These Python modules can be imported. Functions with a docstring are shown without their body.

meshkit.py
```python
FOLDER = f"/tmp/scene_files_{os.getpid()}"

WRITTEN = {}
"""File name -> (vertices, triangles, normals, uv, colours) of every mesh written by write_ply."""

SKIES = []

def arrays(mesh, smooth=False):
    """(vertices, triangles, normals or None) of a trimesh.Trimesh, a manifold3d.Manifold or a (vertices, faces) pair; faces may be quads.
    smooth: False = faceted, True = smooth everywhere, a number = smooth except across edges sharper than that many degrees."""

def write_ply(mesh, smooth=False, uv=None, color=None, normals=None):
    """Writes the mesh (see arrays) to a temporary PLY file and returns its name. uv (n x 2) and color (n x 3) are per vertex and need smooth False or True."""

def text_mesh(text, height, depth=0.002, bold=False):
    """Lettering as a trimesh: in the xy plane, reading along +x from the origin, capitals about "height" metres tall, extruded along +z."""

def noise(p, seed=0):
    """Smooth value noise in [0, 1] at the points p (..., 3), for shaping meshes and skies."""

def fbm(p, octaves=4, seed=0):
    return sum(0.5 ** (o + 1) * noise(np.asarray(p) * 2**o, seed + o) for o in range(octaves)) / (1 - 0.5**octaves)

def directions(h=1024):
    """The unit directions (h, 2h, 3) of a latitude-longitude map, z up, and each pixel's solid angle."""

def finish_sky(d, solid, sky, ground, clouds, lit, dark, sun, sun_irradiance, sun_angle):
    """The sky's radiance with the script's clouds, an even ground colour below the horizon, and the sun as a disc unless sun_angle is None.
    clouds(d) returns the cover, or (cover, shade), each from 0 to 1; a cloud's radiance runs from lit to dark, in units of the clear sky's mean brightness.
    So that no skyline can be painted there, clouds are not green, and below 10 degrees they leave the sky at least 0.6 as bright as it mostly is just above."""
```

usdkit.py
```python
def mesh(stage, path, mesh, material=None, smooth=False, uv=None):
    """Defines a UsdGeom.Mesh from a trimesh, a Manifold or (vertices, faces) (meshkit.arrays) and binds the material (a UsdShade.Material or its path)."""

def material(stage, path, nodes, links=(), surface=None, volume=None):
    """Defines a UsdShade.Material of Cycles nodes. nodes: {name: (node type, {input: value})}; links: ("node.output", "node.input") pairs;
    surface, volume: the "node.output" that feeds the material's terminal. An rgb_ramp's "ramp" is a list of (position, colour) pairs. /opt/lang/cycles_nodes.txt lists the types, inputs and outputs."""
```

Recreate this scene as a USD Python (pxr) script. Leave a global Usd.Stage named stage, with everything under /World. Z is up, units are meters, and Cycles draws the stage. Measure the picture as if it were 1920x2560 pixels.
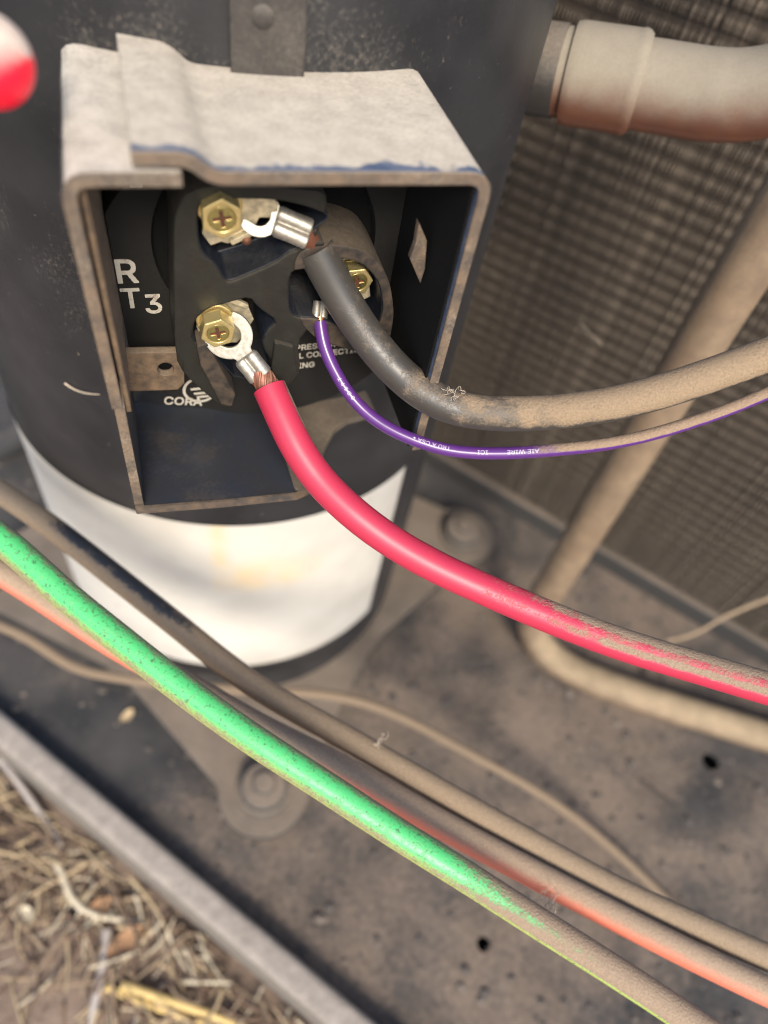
import math, random
import numpy as np, trimesh, usdkit, meshkit
from shapely.geometry import Polygon, Point, LineString, box as sbox
from shapely.ops import unary_union
from shapely import affinity
from pxr import Usd, UsdGeom, UsdLux, UsdShade, Gf, Sdf, Vt

stage = Usd.Stage.CreateInMemory()
UsdGeom.SetStageUpAxis(stage, 'Z'); UsdGeom.SetStageMetersPerUnit(stage, 1.0)
UsdGeom.Xform.Define(stage, '/World'); UsdGeom.Scope.Define(stage, '/World/Looks')
rng = random.Random(11); nrg = np.random.default_rng(11)

# ---------------------------------------------------------------- camera, sky, sun, exposure
# design unit: shell radius = 82.5 units, origin on the compressor axis at eye height; one unit is 0.83 mm
SC, ZG = 0.00083, 385.0
F, VP, K = 1776.0, (636.0, 2627.0), 1920 / 1659
CAM = np.array([70.785, -208.114, 0.0])
dn = np.array([VP[0] - 960, VP[1] - 1280, F]); dn /= np.linalg.norm(dn)
fw = np.array([0, 0, 1.0]) - dn * dn[2]; fw /= np.linalg.norm(fw)
M = np.array([np.cross(fw, -dn), fw, -dn])            # camera axes to world axes
def to_m(P): return (np.asarray(P, float) + [0, 0, ZG]) * SC
EXPOSURE, FOCUS, FSTOP = 1.5, 150.0, 12.5
cam = UsdGeom.Camera.Define(stage, '/World/camera')
fl = 36.0 * F / 1920
cam.CreateFocalLengthAttr(fl); cam.CreateHorizontalApertureAttr(36.0); cam.CreateVerticalApertureAttr(48.0)
cam.CreateClippingRangeAttr(Gf.Vec2f(0.005, 200)); cam.CreateFStopAttr(FSTOP); cam.CreateFocusDistanceAttr(FOCUS * SC)
cam.CreateExposureAttr(EXPOSURE)
X, Y, Z, O = M @ [1, 0, 0], M @ [0, -1, 0], M @ [0, 0, -1], to_m(CAM)
cam.AddTransformOp().Set(Gf.Matrix4d(*X, 0, *Y, 0, *Z, 0, *O, 1))
SUN_EL, SUN_AZ = math.radians(40), math.radians(160)   # azimuth from +y towards +x
sd = np.array([math.sin(SUN_AZ) * math.cos(SUN_EL), math.cos(SUN_AZ) * math.cos(SUN_EL), math.sin(SUN_EL)])
sky = UsdLux.DomeLight.Define(stage, '/World/sky')
sm = usdkit.material(stage, '/World/Looks/sky_air', {
    'sky': ('sky_texture', {'sky_type': 'single_scattering', 'sun_disc': False, 'sun_elevation': SUN_EL, 'sun_rotation': SUN_AZ, 'aerosol_density': 1.5}),
    'bg': ('background_shader', {'strength': 0.10})}, [('sky.color', 'bg.color')], surface='bg.background')
UsdShade.MaterialBindingAPI.Apply(sky.GetPrim()).Bind(sm)
sky.GetPrim().SetCustomDataByKey('kind', 'structure')
sun = UsdLux.DistantLight.Define(stage, '/World/sun')
sun.CreateIntensityAttr(0.52); sun.CreateAngleAttr(18.0); sun.CreateNormalizeAttr(True); sun.CreateColorAttr(Gf.Vec3f(1, 0.9, 0.75))
zx = np.cross([0, 0, 1.0], sd); zx /= np.linalg.norm(zx); zy = np.cross(sd, zx)
sun.AddTransformOp().Set(Gf.Matrix4d(*zx, 0, *zy, 0, *sd, 0, 0, 0, 5, 1))

# ---------------------------------------------------------------- coordinates
AL = math.radians(26)                                   # the terminal box faces this way
N_ = np.array([math.sin(AL), -math.cos(AL), 0]); T_ = np.array([math.cos(AL), math.sin(AL), 0]); UP = np.array([0, 0, 1.0])
E1, E2 = np.array([.922, -.387, 0]), np.array([.387, .922, 0])   # along and across the pan
def W(u, w, z): return u * T_ + w * N_ + z * UP
def ray(p): return M @ np.array([p[0] * K - 960, p[1] * K - 1280, F])
def plane(p, P0, n): D = ray(p); return CAM + D * ((np.asarray(P0) - CAM) @ n / (D @ n))
def on_w(p, w): return plane(p, W(0, w, 0), N_)
def on_z(p, z): return plane(p, (0, 0, z), UP)
def on_d(p, d): return CAM + ray(p) / F * d
def uz(p, w): P = on_w(p, w); return (P @ T_, P[2])
def on_shell(p, R=82.5):
    D = ray(p); a = D[:2] @ D[:2]; b = D[:2] @ CAM[:2]; c = CAM[:2] @ CAM[:2] - R * R
    return CAM + D * ((-b - math.sqrt(max(b * b - a * c, 0))) / a)

# ---------------------------------------------------------------- prims
used, bases = {}, {}
def name_in(parent, name):
    k = (parent, name); n = used.get(k, 0); used[k] = n + 1
    return f'{parent}/{name}' + (f'_{n:03d}' if n else '')
def data(prim, label=None, cat=None, group=None, kind=None):
    for k, v in (('label', label), ('category', cat), ('group', group), ('kind', kind)):
        if v: prim.SetCustomDataByKey(k, v)
def thing(name, label, cat, base, group=None, kind=None):
    path = name_in('/World', name); x = UsdGeom.Xform.Define(stage, path); b = to_m(base); bases[path] = b
    x.AddTranslateOp().Set(Gf.Vec3d(*map(float, b))); data(x.GetPrim(), label, cat, group, kind); return path
def obj(name, mesh, mat, parent='/World', smooth=False, uv=None, label=None, cat=None, group=None, kind=None):
    v, f, nn = meshkit.arrays(mesh, False)
    path = name_in(parent, name); b = bases.get('/World/' + parent.split('/')[2] if parent != '/World' else '', np.zeros(3))
    m = usdkit.mesh(stage, path, (to_m(v) - b, f), '/World/Looks/' + mat, smooth=smooth, uv=uv)
    data(m.GetPrim(), label, cat, group, kind); return path

# ---------------------------------------------------------------- mesh makers (all in design units)
def cat(*ms): return trimesh.util.concatenate([m if isinstance(m, trimesh.Trimesh) else trimesh.Trimesh(*m, process=False) for m in ms])
def spline(pts, step=1.0):
    P = np.asarray(pts, float); d = np.r_[0, np.cumsum(np.linalg.norm(np.diff(P, axis=0), axis=1))]
    from scipy.interpolate import CubicSpline
    cs = CubicSpline(d, P, bc_type='natural'); q = np.linspace(0, d[-1], max(4, int(d[-1] / step)))
    return cs(q)
def frame(C, ref):
    T = np.gradient(C, axis=0); T /= np.linalg.norm(T, axis=1, keepdims=True)
    U = np.asarray(ref, float) - T * (T @ ref)[:, None]; U /= np.linalg.norm(U, axis=1, keepdims=True)
    return T, U, np.cross(T, U)
def tube(C, r, seg=24, ref=UP, caps=True, dome=False, wob=0.0):
    """Tube along C; st = (arc length in units, angle 0..1 with 0.5 at the ref side)."""
    C = np.asarray(C, float); n = len(C); r = np.broadcast_to(np.asarray(r, float), n).copy()
    T, U, S = frame(C, np.asarray(ref, float)); s = np.r_[0, np.cumsum(np.linalg.norm(np.diff(C, axis=0), axis=1))]
    th = np.linspace(0, 2 * np.pi, seg + 1)
    V = C[:, None] + r[:, None, None] * (-np.cos(th)[None, :, None] * U[:, None] - np.sin(th)[None, :, None] * S[:, None])
    if wob:
        V += wob * (meshkit.fbm(V.reshape(-1, 3) * 0.12).reshape(n, seg + 1, 1) - .0) * (-np.cos(th)[None, :, None] * U[:, None] - np.sin(th)[None, :, None] * S[:, None])
    uv = np.stack(np.broadcast_arrays(s[:, None], th[None] / (2 * np.pi)), -1).reshape(-1, 2)
    i, j = np.meshgrid(np.arange(n - 1), np.arange(seg), indexing='ij'); a = (i * (seg + 1) + j).ravel()
    f = np.vstack([np.c_[a, a + 1, a + seg + 2], np.c_[a, a + seg + 2, a + seg + 1]])
    V = V.reshape(-1, 3)
    if caps:
        for k, o in ((0, 0), (n - 1, (n - 1) * (seg + 1))):
            c = len(V); ring = V[o:o + seg + 1]
            V = np.vstack([V, ring, C[k:k + 1]]); uv = np.vstack([uv, uv[o:o + seg + 1], [[s[k], .5]]])
            q = c + np.arange(seg); tip = np.full(seg, c + seg + 1)
            f = np.vstack([f, np.c_[q + 1, q, tip] if k == 0 else np.c_[q, q + 1, tip]])
    return V, f[:, ::-1], uv
def extr(poly, w0, w1, basis=None):
    """Polygon in (u, z) made solid between w0 and w1 of the box frame (or any basis (o, ax, ay, az))."""
    ps = getattr(poly, 'geoms', [poly]); out = []
    o, ax, ay, az = basis or (np.zeros(3), T_, UP, N_)
    for p in ps:
        m = trimesh.creation.extrude_polygon(p, w1 - w0, engine='earcut'); v = m.vertices
        out.append(trimesh.Trimesh(o + v[:, :1] * ax + v[:, 1:2] * ay + (v[:, 2:] + w0) * az, m.faces, process=False))
    return cat(*out)
def sheet(path, t, r=2.5):
    """Outline of a bent sheet: polyline path, thickness t, bends rounded."""
    L = LineString(path); big = L.buffer(t / 2, cap_style=2, join_style=2)
    return big.buffer(-t * .49 + .02, join_style=1).buffer(t * .49 - .02, join_style=1) if False else big
def arc_path(path, r, k=6):
    P = [np.asarray(p, float) for p in path]; out = [P[0]]
    for a, b, c in zip(P, P[1:], P[2:]):
        d1, d2 = (a - b) / np.linalg.norm(a - b), (c - b) / np.linalg.norm(c - b)
        rr = min(r, np.linalg.norm(a - b) * .45, np.linalg.norm(c - b) * .45)
        for t in np.linspace(0, 1, k): out.append((1 - t) ** 2 * (b + d1 * rr) + 2 * t * (1 - t) * b + t * t * (b + d2 * rr))
    return [tuple(p) for p in out + [P[-1]]]
def basis(o, az, up=UP):
    az = np.asarray(az, float) / np.linalg.norm(az); ax = np.cross(up, az); ax /= np.linalg.norm(ax)
    return (np.asarray(o, float), ax, np.cross(az, ax), az)
def put(m, B):
    v = m.vertices; return trimesh.Trimesh(B[0] + v[:, :1] * B[1] + v[:, 1:2] * B[2] + v[:, 2:] * B[3], m.faces, process=False)
def lathe(profile, B, seg=48): return put(trimesh.creation.revolve(np.asarray(profile, float), sections=seg), B)

# ---------------------------------------------------------------- materials
def ramp3(stops): return [(p, (c, c, c)) if np.ndim(c) == 0 else (p, c) for p, c in stops]
def dusty(name, base, dust, lo, hi, rough=.5, metal=0.0, coarse=90, fine=1500, a=.8, b=.5, bump=.25, base2=None, bevel=0.0, kz=1.0, spec=.5, bd=.00025, dust2=None, specks=0.0, speck_col=(.5, .44, .36), worn=None, dvar=.62):
    n = {'g': ('geometry', {}), 'sx': ('separate_xyz', {}),
         'n1': ('noise_texture', {'scale': coarse, 'detail': 4.0, 'roughness': .6}), 'n2': ('noise_texture', {'scale': fine, 'detail': 3.0, 'roughness': .6}),
         'n3': ('noise_texture', {'scale': coarse * 2.7, 'detail': 3.0}),
         'm1': ('math', {'math_type': 'multiply_add', 'value2': a, 'value3': -.5 * a}), 'm2': ('math', {'math_type': 'multiply_add', 'value2': b, 'value3': -.5 * b}),
         'mz': ('math', {'math_type': 'multiply', 'value2': kz}), 'a1': ('math', {'math_type': 'add'}), 'a2': ('math', {'math_type': 'add'}),
         'mask': ('map_range', {'range_type': 'smoothstep', 'from_min': lo, 'from_max': hi, 'clamp': True}),
         'bc': ('rgb_ramp', {'ramp': [(.35, base), (.65, base2 or base)]}),
         'dc': ('rgb_ramp', {'ramp': [(.36, tuple(x * dvar for x in (dust2 or dust))), (.64, dust)]}), 'dv': ('mix_float', {'fac': .5}),
         'mixc': ('mix', {'mix_type': 'mix'}), 'rr': ('math', {'math_type': 'multiply_add', 'value2': .93 - rough, 'value3': rough}),
         'mm': ('math', {'math_type': 'multiply_add', 'value2': -metal, 'value3': metal}),
         'bp': ('bump', {'strength': bump, 'distance': bd}), 'p': ('principled_bsdf', {'specular_ior_level': spec})}
    l = [('g.position', 'n1.vector'), ('g.position', 'n2.vector'), ('g.position', 'n3.vector'), ('g.normal', 'sx.vector'), ('n1.fac', 'm1.value1'), ('n2.fac', 'm2.value1'),
         ('sx.z', 'mz.value1'), ('mz.value', 'a1.value1'), ('m1.value', 'a1.value2'), ('a1.value', 'a2.value1'), ('m2.value', 'a2.value2'), ('a2.value', 'mask.value'),
         ('n3.fac', 'bc.fac'), ('n2.fac', 'dv.a'), ('n3.fac', 'dv.b'), ('dv.result', 'dc.fac'), ('bc.color', 'mixc.color1'), ('dc.color', 'mixc.color2'), ('mask.result', 'mixc.fac'),
         ('mask.result', 'rr.value1'), ('rr.value', 'p.roughness'), ('mask.result', 'mm.value1'), ('mm.value', 'p.metallic'), ('n2.fac', 'bp.height'), ('bp.normal', 'p.normal')]
    if worn:   # less dust along st.y: rubbed off at the cover edge, painted shade on the pan
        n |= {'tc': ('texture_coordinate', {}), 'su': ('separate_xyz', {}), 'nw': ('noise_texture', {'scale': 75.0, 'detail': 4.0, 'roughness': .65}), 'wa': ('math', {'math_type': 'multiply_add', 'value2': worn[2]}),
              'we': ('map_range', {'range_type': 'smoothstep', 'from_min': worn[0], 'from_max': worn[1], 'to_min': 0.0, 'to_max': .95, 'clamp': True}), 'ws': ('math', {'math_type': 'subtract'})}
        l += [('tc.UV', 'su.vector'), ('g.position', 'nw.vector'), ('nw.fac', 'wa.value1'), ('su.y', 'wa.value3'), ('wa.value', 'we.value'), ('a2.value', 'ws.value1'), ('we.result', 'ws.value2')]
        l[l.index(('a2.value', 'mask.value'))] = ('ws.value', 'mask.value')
    col = 'mixc.color'
    if specks:
        n |= {'vs': ('noise_texture', {'scale': 650.0, 'detail': 5.0, 'roughness': .72, 'distortion': .6}), 'vm': ('map_range', {'from_min': .80 - specks, 'from_max': .88 - specks, 'clamp': True}), 'mixs': ('mix', {'mix_type': 'mix', 'color2': speck_col})}
        l += [('g.position', 'vs.vector'), ('vs.fac', 'vm.value'), ('vm.result', 'mixs.fac'), (col, 'mixs.color1')]; col = 'mixs.color'
    l.append((col, 'p.base_color'))
    if bevel:
        n['bv'] = ('bevel', {'radius': bevel, 'samples': 4}); l.append(('bv.bevel', 'bp.normal'))
    return usdkit.material(stage, '/World/Looks/' + name, n, l, surface='p.BSDF')
def wire(name, base, dust, left, right, s0, s1, base2=None, rough=.4, k=.55, fine=2200, coarse=350, spec=.5, stripe=None, soft=.12, kf=.25, dull=.0, pre=None, fleck=None):
    """Insulation with settled dust: left / right are ramps over the angle around the wire giving how dusty it is, blended along its length from s0 to s1."""
    n = {'g': ('geometry', {}), 'tc': ('texture_coordinate', {}), 'sx': ('separate_xyz', {}),
         'rl': ('rgb_ramp', {'ramp': ramp3(left)}), 'rr': ('rgb_ramp', {'ramp': ramp3(right)}), 'ls': ('map_range', {'from_min': s0, 'from_max': s1, 'clamp': True}), 'mx': ('mix', {}),
         'n1': ('noise_texture', {'scale': coarse, 'detail': 5.0, 'roughness': .65}), 'n2': ('noise_texture', {'scale': fine, 'detail': 3.0, 'roughness': .65}),
         'm1': ('math', {'math_type': 'multiply_add', 'value2': k, 'value3': -.5 * k}), 'm2': ('math', {'math_type': 'multiply_add', 'value2': kf, 'value3': -.5 * kf}),
         'a1': ('math', {'math_type': 'add'}), 'a2': ('math', {'math_type': 'add'}), 'bw': ('rgb_to_bw', {}),
         'mask': ('map_range', {'range_type': 'smoothstep', 'from_min': .5 - soft, 'from_max': .5 + soft, 'clamp': True, 'to_min': dull}),
         'rb': ('rgb_ramp', {'ramp': stripe or [(0, base), (1, base2 or base)]}),
         'dc': ('rgb_ramp', {'ramp': [(.3, tuple(x * .72 for x in dust)), (.7, dust)]}), 'mc': ('mix', {}),
         'ro': ('math', {'math_type': 'multiply_add', 'value2': .92 - rough, 'value3': rough}),
         'bh': ('math', {'math_type': 'multiply'}), 'bp': ('bump', {'strength': .8, 'distance': .0003}), 'p': ('principled_bsdf', {'specular_ior_level': spec})}
    l = [('tc.UV', 'sx.vector'), ('sx.y', 'rl.fac'), ('sx.y', 'rr.fac'), ('sx.x', 'ls.value'), ('rl.color', 'mx.color1'), ('rr.color', 'mx.color2'), ('ls.result', 'mx.fac'), ('mx.color', 'bw.color'),
         ('g.position', 'n1.vector'), ('g.position', 'n2.vector'), ('n1.fac', 'm1.value1'), ('n2.fac', 'm2.value1'), ('bw.val', 'a1.value1'), ('m1.value', 'a1.value2'), ('a1.value', 'a2.value1'), ('m2.value', 'a2.value2'),
         ('a2.value', 'mask.value'), ('sx.y' if stripe else 'n1.fac', 'rb.fac'), ('n2.fac', 'dc.fac'), ('rb.color', 'mc.color1'), ('dc.color', 'mc.color2'), ('mask.result', 'mc.fac'), ('mc.color', 'p.base_color'),
         ('mask.result', 'ro.value1'), ('ro.value', 'p.roughness'), ('n2.fac', 'bh.value1'), ('mask.result', 'bh.value2'), ('bh.value', 'bp.height'), ('bp.normal', 'p.normal')]
    if fleck:
        n |= {'nf': ('noise_texture', {'scale': 1350.0, 'detail': 4.0, 'roughness': .7, 'distortion': .8}), 'fm': ('map_range', {'from_min': .575, 'from_max': .625, 'clamp': True, 'to_max': .85}), 'mf': ('mix', {'color2': fleck})}
        l[l.index(('rb.color', 'mc.color1'))] = ('mf.color', 'mc.color1'); l += [('g.position', 'nf.vector'), ('nf.fac', 'fm.value'), ('fm.result', 'mf.fac'), ('rb.color', 'mf.color1')]
    if pre:
        n |= {'lp': ('map_range', {'from_min': pre[0], 'from_max': pre[1], 'clamp': True}), 'mp': ('mix', {})}
        l[l.index(('mx.color', 'bw.color'))] = ('mp.color', 'bw.color'); l += [('sx.x', 'lp.value'), ('lp.result', 'mp.fac'), ('rr.color', 'mp.color1'), ('mx.color', 'mp.color2')]
    return usdkit.material(stage, '/World/Looks/' + name, n, l, surface='p.BSDF')

DUST, PALE = (.265, .192, .132), (.52, .46, .385)
dusty('black_shell', (.010, .0105, .012), (.10, .084, .068), .26, 1.1, rough=.42, coarse=26, fine=1300, a=2.6, b=1.5, base2=(.02, .02, .022), specks=.15, speck_col=(.12, .10, .085), bump=.2)
dusty('box_steel', (.012, .013, .016), (.52, .465, .39), .30, .75, rough=.45, coarse=110, fine=1800, a=.5, b=.35, bevel=.0006, base2=(.025, .02, .016), bump=.35)
dusty('cover_steel', (.055, .075, .125), (.455, .40, .325), .30, .75, rough=.4, coarse=110, fine=1500, a=.5, b=.35, bevel=.0006, base2=(.10, .12, .165), bump=.5, dvar=.72, specks=.165, speck_col=(.22, .17, .125), worn=(120.1, 123.0, 13.0), bd=.0004)  # blue base is dark paint with the sky reflection mixed into its colour
dusty('edge_worn', (.06, .046, .036), (.29, .24, .185), -.1, .9, rough=.7, coarse=120, fine=1900, a=1.1, b=1.0, bevel=.0004, base2=(.13, .09, .06), bump=.5)
dusty('edge_dark', (.03, .028, .028), (.15, .115, .08), .2, 1.3, rough=.5, coarse=140, fine=1900, a=1.6, b=1.0, base2=(.09, .06, .04), bump=.4)
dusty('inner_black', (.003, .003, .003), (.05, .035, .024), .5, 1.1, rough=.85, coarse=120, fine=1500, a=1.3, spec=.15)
dusty('rusty_steel', (.055, .036, .022), (.2, .145, .095), -.1, .75, rough=.75, coarse=160, fine=1700, a=1.0, b=.6, bevel=.0006, base2=(.12, .075, .042), bump=.5)
dusty('floor_steel', (.028, .032, .042), (.15, .12, .09), 1.0, 1.8, rough=.3, coarse=60, fine=1300, a=1.2, b=.4, bevel=.0006, base2=(.03, .03, .034), specks=.13, speck_col=(.12, .08, .05))
dusty('ledge_dust', (.07, .055, .042), (.19, .15, .11), .1, 1.3, rough=.85, coarse=60, fine=1500, a=1.0, b=.4, bevel=.0006)
dusty('block_plastic', (.011, .0098, .008), (.06, .05, .038), -.2, 1.1, spec=.3, rough=.5, coarse=120, fine=1500, a=.5, b=.3, bevel=.0005, base2=(.012, .0125, .010), specks=.09, speck_col=(.3, .28, .24), bump=.12)
dusty('block_shaded', (.008, .010, .015), (.05, .045, .04), .6, 1.6, rough=.35, coarse=120, bevel=.0005)  # darker plastic with the shade of the recesses put into its colour
dusty('block_worn', (.015, .012, .010), (.095, .072, .05), .05, 1.1, rough=.6, coarse=200, fine=1800, a=.7, b=.5, bevel=.0005, base2=(.05, .035, .024))
dusty('gasket', (.006, .0055, .005), (.028, .022, .017), .1, 1.2, rough=.75, spec=.3, coarse=130, fine=1500)
dusty('sticker_black', (.006, .006, .006), (.02, .017, .013), .6, 1.3, rough=.7)
dusty('paint_white', (.38, .35, .30), (.22, .18, .145), .05, .6, rough=.7, coarse=500, fine=2500, a=2.0, b=1.2)
dusty('ink', (.42, .38, .45), (.4, .34, .3), 1.2, 2.2, rough=.6, coarse=700, a=2.5, b=1.2)
dusty('copper', (.13, .052, .030), (.225, .195, .15), -.55, .55, rough=.5, metal=.25, coarse=75, fine=1500, a=.7, b=.1, base2=(.11, .046, .03), bump=.12, dvar=.86)
dusty('tan_pipe', (.12, .08, .055), (.29, .22, .14), -.5, .9, rough=.5, coarse=60, fine=1500, a=.8, b=.3, base2=(.17, .115, .075))
dusty('pan_paint', (.018, .018, .019), (.16, .122, .094), .2, 1.7, rough=.8, coarse=17, fine=420, a=5.5, b=1.4, worn=(-165., 95., 70.0), base2=(.045, .041, .039), bump=.5, bd=.0008)  # dust thinned leftwards to paint in the shade deeper inside the unit
dusty('rim_paint', (.16, .14, .12), (.34, .295, .255), .1, 1.3, rough=.85, coarse=60, fine=900, a=1.0, b=.5, bevel=.001)
dusty('base_steel', (.03, .029, .028), (.17, .135, .105), .1, 1.1, rough=.75, coarse=26, fine=900, a=.9, b=.3, bevel=.001)
dusty('rubber', (.02, .02, .022), (.12, .1, .085), .5, 1.3, rough=.8)
dusty('soil', (.16, .105, .075), (.24, .175, .13), .3, 1.4, rough=.95, coarse=30, fine=500, a=1.6, b=.7, base2=(.10, .07, .052), bump=.6, bd=.0015)
dusty('fin_metal', (.062, .047, .035), (.125, .098, .072), -.3, .9, rough=.7, coarse=30, fine=700, a=1.2, b=.4, base2=(.042, .032, .024))
dusty('coil_tube', (.075, .062, .052), (.20, .17, .14), -.2, .9, rough=.75, coarse=22, fine=700, a=.9, b=.4, base2=(.05, .04, .034))
dusty('coil_back', (.04, .033, .028), (.06, .05, .042), .0, 1.0, rough=.9, coarse=40)
dusty('zinc', (.86, .68, .30), (.3, .2, .1), 1.4, 2.2, rough=.3, metal=.9, coarse=900, fine=3000, a=.6, base2=(.78, .64, .3), bevel=.0003, bump=.08)
dusty('zinc_face', (.62, .58, .24), (.4, .14, .05), .62, .75, rough=.3, metal=1.0, coarse=1500, fine=3000, a=1.0, base2=(.5, .42, .16), bevel=.0002, bump=.1)
dusty('rust_bit', (.08, .03, .015), (.26, .11, .05), .2, 1.2, rough=.6, metal=.3, coarse=2000)
dusty('clamp_brass', (.7, .6, .4), (.35, .28, .18), 1.1, 2.0, rough=.42, metal=.7, coarse=300, base2=(.42, .37, .26), bevel=.0003)
dusty('tin', (.40, .375, .325), (.5, .42, .3), .9, 1.8, rough=.45, metal=.8, coarse=500, base2=(.29, .265, .225), bevel=.0003, bump=.12)
dusty('strand', (.2, .08, .05), (.3, .16, .1), .6, 1.2, rough=.5, metal=.5, coarse=2500)
dusty('bright_copper', (.85, .33, .12), (.6, .3, .15), 1, 2, rough=.35, metal=.8)
dusty('web_white', (.42, .34, .25), (.5, .42, .33), 0, 1, rough=.9)
for nm, c in (('straw_a', (.42, .32, .19)), ('straw_b', (.28, .205, .135)), ('straw_c', (.52, .45, .33)), ('straw_d', (.14, .09, .06)), ('straw_gold', (.58, .42, .17)), ('stick_grey', (.36, .32, .29)), ('leaf_brown', (.28, .16, .085))):
    dusty(nm, c, tuple(x * 1.2 for x in c), .3, 1.4, rough=.85, coarse=300, fine=2500, base2=tuple(x * .8 for x in c), bump=.3)
usdkit.material(stage, '/World/Looks/label_paper', {
    'g': ('geometry', {}), 'tc': ('texture_coordinate', {}), 's': ('separate_xyz', {}), 'n': ('noise_texture', {'scale': 40.0, 'detail': 4.0}), 'n2': ('noise_texture', {'scale': 110.0, 'detail': 3.0}),
    # tape-glue stain: an upright strip and a blotched band near the front of the wrap
    'u1': ('map_range', {'range_type': 'smoothstep', 'from_min': 10.0, 'from_max': 14.5, 'clamp': True}), 'u2': ('map_range', {'range_type': 'smoothstep', 'from_min': 44.0, 'from_max': 24.0, 'clamp': True}),
    'v1': ('map_range', {'range_type': 'smoothstep', 'from_min': -236.0, 'from_max': -226.0, 'clamp': True}), 'v2': ('map_range', {'range_type': 'smoothstep', 'from_min': -206.0, 'from_max': -224.0, 'clamp': True}),
    'st': ('map_range', {'range_type': 'smoothstep', 'from_min': 17.0, 'from_max': 13.0, 'clamp': True}), 'vb': ('map_range', {'from_min': -232.0, 'from_max': -228.0, 'clamp': True}),
    'a': ('math', {'math_type': 'multiply'}), 'b': ('math', {'math_type': 'multiply'}), 'c': ('math', {'math_type': 'multiply'}), 'd': ('math', {'math_type': 'multiply'}), 'e': ('math', {'math_type': 'multiply'}), 'mx': ('math', {'math_type': 'maximum'}),
    'nb': ('map_range', {'from_min': .38, 'from_max': .58, 'to_min': .35, 'to_max': 1.0, 'clamp': True}), 'f': ('math', {'math_type': 'multiply'}), 'fs': ('math', {'math_type': 'multiply', 'value2': .6}),
    'base': ('rgb_ramp', {'ramp': [(.3, (.42, .395, .355)), (.6, (.51, .485, .44))]}), 'mc': ('mix', {'color2': (.62, .43, .19)}),
    'sp': ('noise_texture', {'scale': 150.0, 'detail': 5.0, 'roughness': .7}), 'spm': ('map_range', {'from_min': .62, 'from_max': .74, 'to_max': .55, 'clamp': True}), 'mc2': ('mix', {'color2': (.3, .25, .2)}),
    'p': ('principled_bsdf', {'roughness': .55})},
    [('g.position', 'n.vector'), ('g.position', 'n2.vector'), ('g.position', 'sp.vector'), ('tc.UV', 's.vector'), ('s.x', 'u1.value'), ('s.x', 'u2.value'), ('s.y', 'v1.value'), ('s.y', 'v2.value'), ('s.x', 'st.value'), ('s.y', 'vb.value'),
     ('u1.result', 'a.value1'), ('u2.result', 'a.value2'), ('v1.result', 'b.value1'), ('v2.result', 'b.value2'), ('a.value', 'c.value1'), ('b.value', 'c.value2'),
     ('u1.result', 'd.value1'), ('st.result', 'd.value2'), ('d.value', 'e.value1'), ('vb.result', 'e.value2'), ('c.value', 'mx.value1'), ('e.value', 'mx.value2'), ('n2.fac', 'nb.value'), ('mx.value', 'f.value1'), ('nb.result', 'f.value2'), ('f.value', 'fs.value1'),
     ('n.fac', 'base.fac'), ('base.color', 'mc.color1'), ('fs.value', 'mc.fac'), ('mc.color', 'mc2.color1'), ('sp.fac', 'spm.value'), ('spm.result', 'mc2.fac'), ('mc2.color', 'p.base_color')], surface='p.BSDF')
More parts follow.
